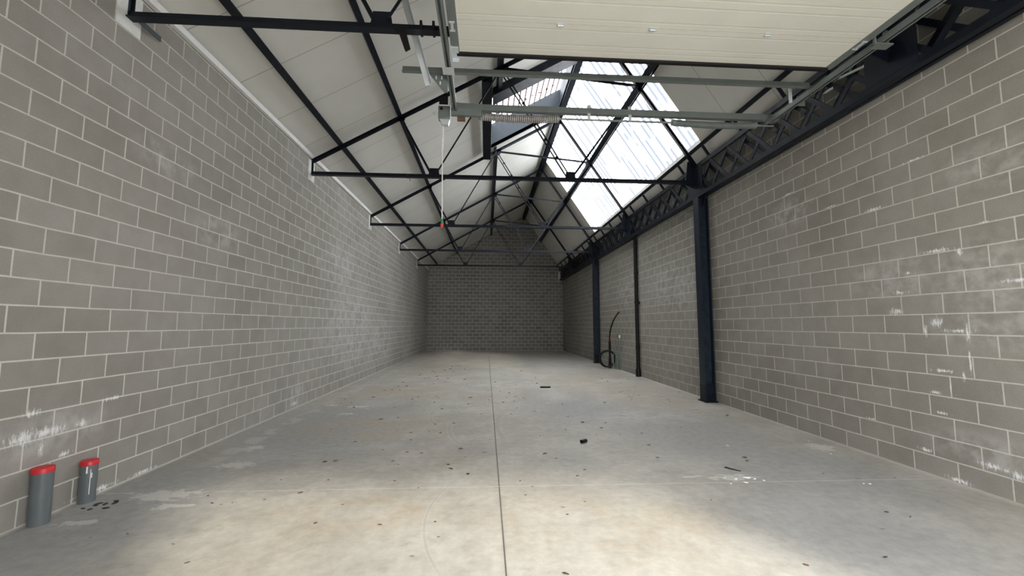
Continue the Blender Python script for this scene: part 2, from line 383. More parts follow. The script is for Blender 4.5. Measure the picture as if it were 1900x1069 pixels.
def thing(name, label, cat, loc=(0, 0, 0), group=None):
    o = bpy.data.objects.new(name, None); COL.objects.link(o); o.location = loc; o.empty_display_size = .1
    o['label'] = label; o['category'] = cat
    if group: o['group'] = group
    return o
def tag(o, label, cat, group=None):
    o['label'] = label; o['category'] = cat
    if group: o['group'] = group
    return o
def struct(o): o['kind'] = 'structure'; return o

# ---------------------------------------------------------------- the shell
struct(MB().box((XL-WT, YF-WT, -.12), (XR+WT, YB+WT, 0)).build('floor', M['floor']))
struct(MB().box((-9, -16, -.14), (11, YF-WT, -.02)).build('ground', M['apron']))
struct(MB().box((XL-WT, YF, 0), (XL, YB, zl(XL, ROOF))).build('wall_left', M['blockL']))
struct(MB().box((XR, YF, 0), (XR+WT, YB, WRT)).build('wall_right', M['blockR']))
zL0, zR0 = zl(XL-WT, ROOF), zr(GX, ROOF)
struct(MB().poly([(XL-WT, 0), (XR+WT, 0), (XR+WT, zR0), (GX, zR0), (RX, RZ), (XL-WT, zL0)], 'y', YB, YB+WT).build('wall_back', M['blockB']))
DX0, DX1, DZ = -.36, 3.70, 4.08
fw_ = MB()
fw_.poly([(XL-WT, 0), (DX0, 0), (DX0, zl(DX0, ROOF)), (XL-WT, zL0)], 'y', YF-WT, YF)
fw_.poly([(DX1, 0), (XR+WT, 0), (XR+WT, zR0), (GX, zR0), (DX1, zr(DX1, ROOF))], 'y', YF-WT, YF)
fw_.poly([(DX0, DZ), (DX1, DZ), (DX1, zr(DX1, ROOF)), (RX, RZ), (DX0, zl(DX0, ROOF))], 'y', YF-WT, YF)
struct(fw_.build('wall_front', M['blockF']))

def slabL(mb, x0, x1, y0, y1): mb.poly([(x0, zl(x0, ROOF)), (x1, zl(x1, ROOF)), (x1, zl(x1, ROOF+.1)), (x0, zl(x0, ROOF+.1))], 'y', y0, y1)
def slabR(mb, x0, x1, y0, y1): mb.poly([(x0, zr(x0, ROOF)), (x1, zr(x1, ROOF)), (x1, zr(x1, ROOF+.1)), (x0, zr(x0, ROOF+.1))], 'y', y0, y1)
cl = MB(); ya, yb = YF-WT, YB+WT
slabL(cl, XL-WT, RX, ya, WELL[2]); slabL(cl, XL-WT, WELL[0], WELL[2], WELL[3]); slabL(cl, XL-WT, RX, WELL[3], yb)
slabR(cl, RX, GX, ya, SKY_Y0); slabR(cl, SKY_X1, GX, SKY_Y0, SKY_Y1); slabR(cl, RX, GX, SKY_Y1, yb)
struct(cl.build('ceiling', M['roof']))
struct(MB().box((GX+.001, YF, zr(GX, ROOF)+.001), (XR, YB, zr(GX, ROOF)+.03)).build('trim_3', M['curb']))
struct(MB().box((XL, YF, 4.625), (XL+.05, YB, 4.70)).build('trim_1', M['white']))

# clear corrugated sheets of the right slope (real profile, ribs running down the slope)
sk = MB(); vs = []; fs = []
prof = []; y = SKY_Y0-.03
while y < SKY_Y1+.03:
    for dy, h in ((0, 0), (.05, 0), (.09, .035), (.12, .035), (.16, 0)): prof.append((y+dy, h))
    y += .2
xs = [RX, 2.7, 3.2, 3.7, SKY_X1+.05]
for yy, h in prof:
    for x in xs: vs.append((x+.8275*h, yy, zr(x, ROOF+.102)+.5615*h))
n = len(xs)
for i in range(len(prof)-1):
    for j in range(n-1): fs.append((i*n+j, i*n+j+1, (i+1)*n+j+1, (i+1)*n+j))
sk.add(vs, fs); struct(sk.build('window_1', M['sheet']))

# raised opening light in the left slope beside the ridge
WH = .75
wx0, wx1, wy0, wy1 = WELL
vs = []; fs = []; prof = []; x = wx0-.06
while x < wx1+.06:
    for dx, h in ((0, 0), (.06, 0), (.085, .04), (.115, .04), (.14, 0)): prof.append((x+dx, h))
    x += .165
ys = [wy0-.1, 9.8, 10.6, 11.3, wy1+.1]
for xx, h in prof:
    for yy in ys: vs.append((xx, yy, zl(xx, ROOF)+WH+.01+h))
n = len(ys)
for i in range(len(prof)-1):
    for j in range(n-1): fs.append((i*n+j, i*n+j+1, (i+1)*n+j+1, (i+1)*n+j))
win2 = struct(MB().add(vs, fs).build('window_2', M['sheet2']))
def curb(y0, y1): return MB().poly([(wx0, zl(wx0, ROOF)), (wx1, zl(wx1, ROOF)), (wx1, zl(wx1, ROOF)+WH), (wx0, zl(wx0, ROOF)+WH)], 'y', y0, y1)
curb(wy1, wy1+.04).build('window_frame', M['curb'], win2)
curb(wy0-.04, wy0).build('window_frame', M['curb'], win2)
MB().box((wx1-.03, wy0, zl(wx1, ROOF)-.04), (wx1, wy1, zl(wx1, ROOF)+WH)).build('window_frame', M['curb'], win2)
MB().box((wx0-.03, wy0, zl(wx0, ROOF)), (wx0, wy1, zl(wx0, ROOF)+WH)).build('window_frame', M['curb'], win2)
for i in range(9):
    x = wx0+.20+i*.2
    z = zl(x, ROOF)+WH-.002
    MB().box((x-.05, 11.30, z-.012), (x+.05, 11.32, z+.006)).box((x-.008, 11.24, z-.012), (x+.008, 11.38, z+.006)).build('sheet_fixing', M['leaf1'], win2)
struct(MB().box((RX-.035, WELL[2], RZ-.10), (RX-.005, 23.5, RZ-.06)).box((RX-.035, YF, RZ-.10), (RX-.005, WELL[2], RZ-.06)).build('trim_2', M['white']))

# ---------------------------------------------------------------- steel trusses
ORD = ['nearest', 'second', 'third', 'fourth', 'farthest']
TL = ['dark steel roof truss nearest the camera, passing above the raised door',
      'dark steel roof truss second from the camera, ending at the larger steel column',
      'dark steel roof truss third from the camera, meeting the right wall above the black downpipe',
      'dark steel roof truss fourth from the camera, carried by the slimmer far column',
      'dark steel roof truss farthest from the camera, just in front of the back wall']
def mid(a, b, f): return (a[0]+(b[0]-a[0])*f, a[1]+(b[1]-a[1])*f)
def truss(i, Y):
    root = thing('roof_truss', TL[i], 'truss', (XL, Y, TZ), 'roof trusses')
    st = M['steel']; V = lambda p, dy=0: (p[0], Y+dy, p[1])
    def bar(name, prof, a, b, up, dy=0, mat=st): return MB().extrude(prof, V(a, dy), V(b, dy), up).build(name, mat, root)
    bar('tie_beam', P_tee(.085, .075, .012, True), (XL+.005, TZ+.012), (4.24, TZ+.012), (0, 0, 1))
    upL = (-.4938, 0, .8696); upR = (.8275, 0, .5615)
    bar('rafter', P_tee(.08, .075, .014), LE, AP, upL); bar('rafter', P_tee(.08, .075, .014), AP, (4.22, 4.68), upR)
    bar('end_post', P_ell(.05, .03, .008), (XL+.02, 4.60), (XL+.02, TZ), (1, 0, 0))
    bar('strut', P_ell(.05, .045, .008), N1, (B1-.07, TZ+.08), (1, 0, .6))
    bar('strut', P_ell(.035, .03, .007), (B1+.06, TZ+.09), N2, (1, 0, -.5))
    for s in (-1, 1):
        dx, dz = .033*s*.85, .033*s*.5
        bar('strut', P_ell(.04, .028, .007), (N2[0]+dx, N2[1]+dz-.05), (B2-.05+dx, TZ+.09+dz), (1, 0, .6), .0)
    for k in range(1, 6):
        c = mid((N2[0], N2[1]), (B2-.05, TZ+.09), k/6)
        MB().box((c[0]-.03, Y-.008, c[1]-.022), (c[0]+.03, Y+.008, c[1]+.022)).build('batten_plate', st, root)
    bar('strut', P_ell(.045, .04, .007), (B2+.06, TZ+.09), N3, (1, 0, -.6))
    bar('collar_beam', P_tee(.05, .05, .008), (N2[0]+.06, N2[1]-.02), (N3[0]-.02, N3[1]), (0, 0, 1))
    def plate(pts, name='gusset_plate'): return MB().poly(pts, 'y', Y-.007, Y+.007).build(name, st, root)
    for bx in (B1, B2):
        plate([(bx-.105, TZ+.04), (bx+.105, TZ+.04), (bx+.085, TZ+.17), (bx-.085, TZ+.17)])
    plate([(N1[0]-.07, N1[1]-.05), (N1[0]+.05, N1[1]-.09), (N1[0]+.09, N1[1]+.04), (N1[0]-.02, N1[1]+.02)])
    plate([(N2[0]-.14, N2[1]-.10), (N2[0]-.03, N2[1]-.14), (N2[0]+.08, N2[1]-.12), (N2[0]+.14, N2[1]-.02), (N2[0]+.13, N2[1]+.07), (N2[0]-.02, N2[1]+.02)])
    plate([(N3[0]-.16, N3[1]+.02), (N3[0]-.10, N3[1]-.09), (N3[0]+.02, N3[1]-.12), (N3[0]+.09, N3[1]-.11), (N3[0]-.02, N3[1]+.07)])
    plate([(AP[0]-.16, AP[1]-.10), (AP[0], AP[1]-.17), (AP[0]+.10, AP[1]-.14), (AP[0]+.02, AP[1]+.02)])
    plate([(4.0, 4.30), (4.195, 4.22), (4.195, 4.70), (4.13, 4.80), (4.06, 4.78)])
    MB().box((XL+.0, Y-.13, 4.20), (XL+.012, Y+.13, 4.60)).build('bearing_pad', M['wmort'], root)['label'] = 'white mortar patch on the block wall'
    if i == 0:
        MB().poly([(-.885, 4.33), (-.805, 4.33), (-.745, 4.10), (-.79, 4.07), (-.805, 4.10)], 'y', Y-.062, Y-.050).build('hanger_bracket', M['black'], root)
        for x in (-.655, -.535): MB().box((x-.012, Y-.05, TZ-.035), (x+.012, Y+.05, TZ+.065)).build('clamp', M['black'], root)
        MB().box((XL+.06, Y+.04, TZ-.03), (XL+.068, Y+.30, TZ+.02)).build('flat_brace', M['curb'], root)
    if i == 1:
        for x in (-1.55, .48): MB().box((x-.01, Y-.05, TZ-.03), (x+.01, Y+.05, TZ+.02)).tube([(x+.04, Y, TZ-.03), (x+.055, Y, TZ-.09)], .006, 6).build('clamp', M['black'], root)
for i, Y in enumerate(PT): truss(i, Y)

# ---------------------------------------------------------------- purlins, ridge and trimmers
nL, nR = Vector((-.4938, 0, .8696)), Vector((.8275, 0, .5615))
def purlin(name, p, n, prof, label, cat, off=.085, y0=YF+.02, y1=YB-.02, mat='steel'):
    c = Vector((p[0], 0, p[1])) + n*off
    o = MB().extrude(prof, (c.x, y0, c.z), (c.x, y1, c.z), tuple(n)).build(name, M[mat]); tag(o, label, cat, 'purlins along the hall'); return o
purlin('roof_purlin', (-2.81, 4.885), nL, P_chan(.085, .095, .01), 'long dark steel purlin lowest on the left roof slope, nearest the left wall', 'purlin')
purlin('roof_purlin', (-1.70, 5.515), nL, P_chan(.085, .095, .01), 'long dark steel purlin second up the left roof slope, between the lowest and highest', 'purlin')
purlin('roof_purlin', (.29, 6.645), nL, P_chan(.095, .095, .01), 'highest dark steel purlin of the left roof slope, beyond the raised roof opening', 'purlin', .085, WELL[3]+.02)
purlin('roof_purlin', (.29, 6.645), nL, P_chan(.095, .095, .01), 'highest dark steel purlin of the left roof slope, nearer than the roof opening', 'purlin', .085, YF+.02, 8.60)
purlin('ridge_beam', (2.15, 7.70), Vector((0, 0, 1)), P_aye(.16, .17, .016), 'deep dark steel ridge beam under the roof peak', 'beam', .03)
purlin('roof_purlin', (3.08, 6.36), nR, P_chan(.15, .11, .014), 'wide dark steel purlin crossing the middle of the clear roof sheets', 'purlin', .085)
purlin('roof_purlin', (4.05, 4.90), nR, P_chan(.07, .08, .01, -1), 'dark steel purlin along the lower edge of the clear roof sheets', 'purlin', .07)
tag(MB().extrude(P_aye(.22, .20, .014), (-.02, PT[1]+.05, 6.45), (-.02, PT[2]-.05, 6.45), (0, 0, 1)).build('trimmer_beam', M['steel']),
    'short heavy dark I-beam between the second and third trusses, left of the raised roof opening', 'beam')
tag(MB().poly([(.11, zl(.11, -.02)), (2.10, zl(2.10, -.02)), (2.10, zl(2.10, ROOF-.005)), (.11, zl(.11, ROOF-.005))], 'y', 8.62, 9.04).build('header_beam', M['steel']),
    'broad dark sloping beam along the near edge of the raised roof opening', 'beam')

NUM = ['first', 'second', 'third', 'fourth', 'fifth', 'sixth', 'seventh', 'eighth', 'ninth', 'tenth', 'eleventh', 'twelfth', 'thirteenth', 'fourteenth',
       'fifteenth', 'sixteenth', 'seventeenth', 'eighteenth', 'nineteenth', 'twentieth']
stub0 = MB().extrude(P_ell(.06, .055, .009), (4.12, 0, 4.90), (4.24, 0, 4.715), (.8275, 0, .5615)).build('rafter_stub', M['steel'])
ks = list(range(4, 24))
for i, k in enumerate(ks):
    o = stub0 if i == 0 else stub0.copy()
    if i: COL.objects.link(o)
    o.location.y = k+.29
    tag(o, '%s short dark strut from the camera, between lowest right purlin and lattice girder' % NUM[i], 'strut', 'short struts above the lattice girder')

# lattice girder along the right wall
g = thing('lattice_girder', 'long dark steel lattice girder of crossed bars along the top of the right wall', 'girder', (4.24, YF, 4.0))
MB().extrude(P_ell(.085, .085, .012, 1, -1), (4.245, YF+.02, 4.655), (4.245, 23.40, 4.655), (0, 0, 1)).build('top_chord', M['steel'], g)
MB().extrude(P_ell(.085, .080, .012, 1, 1), (4.245, YF+.02, 4.06), (4.245, 23.40, 4.06), (0, 0, 1)).build('bottom_chord', M['steel'], g)
MB().extrude(P_ell(.05, .05, .010, -1, 1), (4.365, YF+.02, 4.06), (4.365, 23.40, 4.06), (0, 0, 1)).build('rear_chord', M['steel'], g)
def xbars(mb, y, x, which):
    for s in which:
        a = (x+.014*s, y+(.55 if s else 0), 4.08); b = (x+.014*s, y+(0 if s else .55), 4.63)
        mb.extrude(P_ell(.062, .014, .006), a, b, (1, 0, 0))
    return mb
y = 2.32; n_ = 0
while y < 23.2:
    for s in (0, 1): xbars(MB(), y, 4.225, (s,)).build('lattice_bar', M['steel'], g)
    n_ += 2; y += .55
y = 2.32+.275; rear = MB()
while y < 23.0:
    for s in (0, 1):
        if n_ < 100: xbars(MB(), y, 4.355, (s,)).build('lattice_bar', M['steel'], g); n_ += 1
        else: xbars(rear, y, 4.355, (s,))
    y += .55
rear.build('rear_lattice', M['steel'], g)['kind'] = 'stuff'
for Y in (3.80, 7.81, 11.79, 15.80, 19.88):
    MB().box((4.200, Y-.28, 4.08), (4.208, Y+.28, 4.64)).build('web_plate', M['steel'], g)

def column(Y, label, wd=.20):
    c = thing('steel_column', label, 'column', (4.3, Y, 0), 'columns at the right wall')
    x0, x1 = 4.20, 4.405; h = wd/2
    MB().box((x0, Y-h, .01), (x0+.014, Y+h, 4.02)).box((x1-.014, Y-h, .01), (x1, Y+h, 4.02)).box((x0+.014, Y-.006, .01), (x1-.014, Y+.006, 4.02)).build('shaft', M['steelG'], c)
    MB().box((x0+.014, Y-h+.02, .01), (x1-.014, Y-h+.035, .335)).box((x0-.006, Y-h-.004, .01), (x0, Y+h, .33)).build('foot_casing', M['steel'], c)
    MB().box((x0-.03, Y-h-.04, 0), (x1+.02, Y+h+.04, .022)).build('base_plate', M['steel'], c)
    MB().poly([(Y-h, 3.80), (Y-h-.12, 4.02), (Y-h, 4.02)], 'x', 4.29, 4.31).poly([(Y+h, 3.80), (Y+h+.12, 4.02), (Y+h, 4.02)], 'x', 4.29, 4.31).build('knee_bracket', M['steel'], c)
column(PT[1], 'large dark blue-black steel column standing against the right wall, nearest the camera')
column(PT[3], 'slim-looking dark steel column against the right wall, beyond the coiled black hose', .19)

dp = thing('downpipe', 'black round downpipe with a socket foot, on the right wall between the columns', 'pipe', (4.36, 11.62, 0))
cx, cy = 4.36, 11.62
MB().tube([(cx, cy, .0), (cx, cy, 4.02)], .052, 20).build('shaft', M['cast'], dp)
MB().tube([(cx, cy, 0), (cx, cy, .20), (cx, cy, .24)], [.072, .072, .056], 20).build('foot_socket', M['cast'], dp)
for z in (.83, 2.15, 3.0): MB().tube([(cx, cy, z-.05), (cx, cy, z+.03), (cx, cy, z+.05)], [.060, .060, .053], 20).build('joint_collar', M['cast'], dp)
MB().box((cx-.01, cy-.09, 2.08), (XR-.005, cy-.055, 2.14)).build('wall_clip', M['cast'], dp)
tag(MB().box((4.19, YB-.02, 4.00), (4.36, YB, 4.60)).build('bearing_pad', M['wmort']), 'pale mortar pad on the back wall at the end of the lattice girder', 'pad')

# ---------------------------------------------------------------- hose and conduits by the right wall
hs = thing('black_hose', 'black ribbed hose with a coil hanging on its upright sleeve, by the right wall', 'hose', (4.24, 13.95, 0))
hx, hy = 4.25, 13.95
path = [(hx, hy, .95), (hx, hy-.02, 1.10), (hx, hy-.12, 1.30), (hx+.01, hy-.30, 1.52), (hx+.02, hy-.58, 1.72), (hx+.03, hy-.95, 1.88)]
def smooth(pts, k=6):
    out = []; P = [Vector(p) for p in pts]
    for i in range(len(P)-1):
        a, b, c, d = P[max(i-1, 0)], P[i], P[i+1], P[min(i+2, len(P)-1)]
        for j in range(k):
            t = j/k; out.append(.5*((2*b)+(-a+c)*t+(2*a-5*b+4*c-d)*t*t+(-a+3*b-3*c+d)*t**3))
    return out+[P[-1]]
MB().tube(smooth(path), .024, 10).build('hose_end', M['rubber'], hs)
MB().tube([(hx, hy, 0), (hx, hy, .28), (hx, hy, .5), (hx, hy, .62), (hx, hy, .96)], [.055, .050, .032, .045, .040], 14).build('sleeve', M['black'], hs)
pts = []
for k in range(3*28+1):
    a = 2*math.pi*k/28; rr = .262+.012*math.sin(a*.33)
    pts.append((4.12+rr*math.cos(a), hy-.09-.030*(k/28), .335+rr*math.sin(a)*1.02))
MB().tube(pts, .026, 8).build('coil', M['rubber'], hs)
MB().box((hx-.07, hy-.06, .93), (hx+.03, hy-.045, .945)).build('tie_strap', M['redh'], hs)
tag(MB().tube([(4.385, 13.50, 0), (4.385, 13.50, .82)], .014, 10).tube([(4.345, 13.60, 0), (4.345, 13.60, .60)], .016, 10).build('wall_conduit', M['grnpipe']),
    'pair of short grey-green conduits rising from the floor behind the hose', 'conduit')
cd = MB().tube([(4.395, 13.32, 0), (4.395, 13.32, 1.05)], .016, 10).build('capped_conduit', M['grnpipe'])
tag(cd, 'thin grey-green conduit with a white cap beside the black hose', 'conduit')
MB().tube([(4.395, 13.32, 1.04), (4.395, 13.32, 1.14)], .027, 10).build('cap', M['plug'], cd)['label'] = 'white cap'
ub = [(4.27, 13.62, .50), (4.27, 13.62, .08), (4.28, 13.60, .03), (4.32, 13.56, .022), (4.35, 13.52, .03), (4.36, 13.51, .08), (4.36, 13.51, .45)]
tag(MB().tube(smooth(ub, 4), .015, 10).build('bent_conduit', M['grnpipe']), 'U-shaped grey-green conduit standing on the floor in front of the hose sleeve', 'conduit')

# ---------------------------------------------------------------- capped waste pipes at the left wall
def stub_pipe(x, y, r, h, label, tilt=0):
    p = thing('waste_pipe', label, 'pipe', (x, y, 0), 'grey capped pipes')
    MB().tube([(x, y, 0), (x+tilt, y, h-.03)], r, 40).build('pipe_body', M['pipe'], p)
    c = MB().tube([(x+tilt, y, h-.035), (x+tilt, y, h-.002), (x+tilt, y, h)], [r+.004, r+.004, r+.001], 40)
    c.build('cap', M['red'], p)['label'] = 'red plastic cap'
    return p
stub_pipe(-3.284, 3.366, .060, .405, 'taller grey plastic pipe with a red cap, nearest the camera by the left wall', -.006)
q2 = stub_pipe(-3.300, 3.745, .0545, .335, 'shorter grey plastic pipe with a red cap and white drips, farther along the left wall')
dr = MB()
for ang, z0, z1, w in ((-62, .24, .295, .010), (-38, .07, .27, .004), (-30, .20, .24, .006)):
    a = R(ang); c, s_ = math.cos(a), math.sin(a); rr = .0555
    px, py = -3.300+rr*c, 3.745+rr*s_
    dr.add([(px-s_*-w/2, py-c*w/2, z0), (px-s_*w/2, py+c*w/2, z0), (px-s_*w/2, py+c*w/2, z1), (px-s_*-w/2, py-c*w/2, z1)], [(0, 1, 2, 3)])
dr.build('drip_mark', M['chip'], q2)['label'] = 'dried white drips'

# ---------------------------------------------------------------- raised sectional door and its gear
DZU = 4.15
door = MB().box((-.30, 3.392, DZU), (3.53, 3.82, DZU+.042)).build('door_1', M['door']); struct(door)
for ya_, yb_ in ((2.785, 3.388), (2.18, 2.781), (1.575, 2.176), (.97, 1.571)):
    MB().box((-.30, ya_, DZU), (3.53, yb_, DZU+.042)).build('door_section', M['door'], door)
MB().box((-.31, 3.821, DZU-.022), (3.54, 3.862, DZU+.036)).build('bottom_seal', M['rubber'], door)
for xa in (-.362, 3.512):
    MB().box((xa, .97, DZU-.006), (xa+.080, 3.85, DZU+.046)).build('end_cap', M['galv'], door)
def hinge(x, y):
    return MB().box((x-.032, y-.022, DZU-.006), (x+.032, y+.022, DZU-.0005)).tube([(x-.026, y, DZU-.010), (x+.026, y, DZU-.010)], .007, 8).build('hinge', M['galvB'], door)
for x in (.645, 1.49, 2.58): hinge(x, 3.40)
for xa in (-.352, 3.525):
    for y_ in (3.47, 2.80):
        MB().box((xa, y_-.06, DZU-.016), (xa+.05, y_-.045, DZU-.007)).box((xa, y_+.045, DZU-.016), (xa+.05, y_+.06, DZU-.007)).box((xa+.013, y_-.045, DZU-.014), (xa+.037, y_+.045, DZU-.007)).build('roller_carrier', M['galvB'], door)
MB().box((-.358, 3.74, DZU-.020), (-.290, 3.90, DZU-.007)).box((-.358, 3.895, DZU-.06), (-.290, 3.902, DZU-.007)).box((-.362, 3.73, DZU-.05), (-.356, 3.90, DZU-.007)).build('bottom_bracket', M['galvB'], door)

def track(x, fx, label, y1):
    t = thing('door_track', label, 'track', (x, 1.0, DZU), 'door tracks')
    MB().extrude(P_track(.058, .055, .004, .022), (x, .30, DZU-.004), (x, y1, DZU-.004), (0, 0, 1)).build('channel', M['galv'], t)
    return t
tl = track(-.412, -1, 'galvanised door track left of the raised door, running towards the back', 4.955)
MB().box((-.475, 4.02, DZU-.045), (-.355, 4.14, DZU-.037)).build('joint_plate', M['galvB'], tl)
tr_ = track(3.71, 1, 'galvanised door track right of the raised door, beside the lattice girder', 4.955)
MB().box((3.63, 3.38, DZU-.05), (3.80, 3.46, DZU-.038)).box((3.61, 3.38, DZU-.05), (3.63, 3.40, DZU+.10)).box((3.78, 3.42, DZU-.04), (3.80, 3.46, DZU+.12)).build('joint_plate', M['galv'], tr_)
MB().poly([(3.745, 4.12), (3.84, 4.12), (3.84, 4.24), (3.745, 4.24)], 'y', 4.50, 4.506).build('joint_plate', M['galv'], tr_)

r1 = MB().extrude(P_ell(.05, .078, .004, 1, 1), (-.93, 4.25, 4.232), (3.72, 4.25, 4.232), (0, 0, 1)).build('cross_rail', M['galv'])
tag(r1, 'upper galvanised cross rail spanning the hall just behind the raised door', 'rail')
MB().poly([(-.64, 4.19), (-.44, 4.19), (-.44, 3.98), (-.475, 3.985)], 'y', 4.268, 4.274).build('corner_gusset', M['galv'], r1)
gs = MB()
for x, z in ((-.565, 4.15), (-.505, 4.15), (-.520, 4.09)): gs.box((x-.006, 4.264, z-.018), (x+.006, 4.267, z+.018))
gs.build('slot', M['chip'], r1)
MB().box((3.575, 4.40, 4.10), (3.60, 4.425, 4.29)).build('drop_strap', M['galvB'], r1)
r2 = MB().extrude(P_chan(.06, .078, .004, -1), (-.36, 5.0, 4.222), (3.86, 5.0, 4.222), (0, 0, 1))
r2 = r2.build('spring_rail', M['galv']); tag(r2, 'lower galvanised cross rail with the door springs hung under it', 'rail')
MB().poly([(-.46, 4.27), (-.36, 4.262), (-.08, 4.255), (-.08, 4.16), (-.46, 4.20)], 'y', 4.955, 4.965).build('end_plate', M['galv'], r2)
MB().box((-.46, 4.90, 4.07), (-.08, 4.945, 4.165)).build('end_plate', M['galv'], r2)
for x in (1.30, 1.84): MB().box((x-.025, 4.955, 4.255), (x+.02, 4.968, 4.29)).box((x-.02, 4.962, 4.10), (x+.02, 4.970, 4.185)).build('clip', M['galvB'], r2)
def helix(x0, x1, r, turns, wire):
    pts = []; n_ = turns*10
    for k in range(n_+1):
        a = 2*math.pi*k/10; pts.append((x0+(x1-x0)*k/n_, 5.0+r*math.cos(a), 4.115+r*math.sin(a)-.018*math.sin(math.pi*k/n_)))
    return MB().tube(pts, wire, 5)
ss = thing('spring_shaft', 'spring shaft with two coils, hung under the lower cross rail', 'spring', (1.6, 5.0, 4.115))
def spring(x0, x1, r, label, mat, turns):
    helix(x0, x1, r, turns, (x1-x0)/turns*.46).build('spring_coil', mat, ss)['label'] = label
    for xe in (x0, x1): MB().tube([(xe-.02, 5.0, 4.115), (xe+.02, 5.0, 4.115)], r+.004, 14).build('winding_cone', M['galv'], ss)
spring(-.10, .90, .041, 'dark grey left spring coil', M['spring'], 40)
spring(2.43, 3.54, .037, 'pale right spring coil', M['galv'], 80)
MB().tube([(-.46, 5.0, 4.115), (3.80, 5.0, 4.115)], .0125, 12).build('shaft', M['galv'], ss)
gb = thing('chain_hoist', 'small galvanised hoist gear box at the left end of the spring shaft', 'hoist', (-.55, 5.0, 4.0))
MB().box((-.625, 4.96, 4.055), (-.475, 5.06, 4.22)).build('gear_housing', M['galv'], gb, .008)
MB().poly([(-.61, 4.055), (-.48, 4.055), (-.50, 3.985), (-.575, 3.985)], 'y', 4.98, 5.05).build('chain_guide', M['galvB'], gb)
MB().box((-.61, 4.93, 4.22), (-.50, 4.94, 4.315)).build('dark_plate', M['black'], gb)
MB().box((-.49, 4.93, 4.22), (-.43, 4.94, 4.33)).build('bright_plate', M['galvB'], gb)
MB().tube([(-.585, 4.955, 4.18), (-.585, 4.962, 4.18)], .020, 16).build('hole_cap', M['black'], gb)
MB().tube([(-.70, 4.99, 4.14), (-.62, 4.99, 4.14)], .010, 10).tube([(-.665, 4.99, 4.11), (-.665, 4.99, 4.16)], .012, 8).build('spindle', M['galvB'], gb)
tag(MB().box((-.385, 4.955, 4.035), (-.285, 5.0, 4.085)).build('wooden_block', M['brown'], None, .003), 'small brown wooden block under the left end plate of the spring rail', 'block')
pc = thing('pull_cord', 'white pull cord hanging down from the hoist with a green and red grip', 'cord', (-.565, 5.03, 2.68))
cp = smooth([(-.572, 5.03, 4.0), (-.572, 5.03, 3.7), (-.566, 5.03, 3.3), (-.560, 5.03, 2.75)], 8)
MB().tube(cp, .007, 8).build('rope', M['cord'], pc)
MB().tube([(-.563, 5.03, 3.98), (-.556, 5.03, 3.82), (-.562, 5.03, 3.68)], .005, 6).build('rope_tail', M['cord'], pc)
MB().tube([(-.560, 5.03, 2.775), (-.560, 5.03, 2.755), (-.560, 5.03, 2.72)], [.010, .016, .018], 12).build('grip', M['green'], pc)['label'] = 'green upper grip'
MB().tube([(-.560, 5.03, 2.718), (-.560, 5.03, 2.70), (-.560, 5.03, 2.675), (-.560, 5.03, 2.665)], [.018, .022, .016, .008], 12).build('grip', M['redh'], pc)['label'] = 'red lower grip'
lb = MB().extrude(P_ell(.058, .045, .004), (-.955, 3.88, 5.10), (-.587, 3.88, 3.836), (.3, -1, 0)).build('loose_angle_bar', M['galvB'])
tag(lb, 'loose bright galvanised angle bar hanging from the nearest truss left of the raised door', 'bar')
tag(MB().extrude(P_ell(.03, .03, .003), (4.186, 4.386, 4.418), (4.186, 4.074, 4.359), (0, 0, 1)).build('slotted_bracket', M['galvB']), 'longer slotted bright steel bracket between right door track and lattice girder', 'bracket', 'slotted brackets')
tag(MB().extrude(P_ell(.03, .03, .003), (4.186, 4.60, 4.363), (4.186, 4.486, 4.354), (0, 0, 1)).build('slotted_bracket', M['galvB']), 'shorter slotted bright steel bracket between right door track and lattice girder', 'bracket', 'slotted brackets')

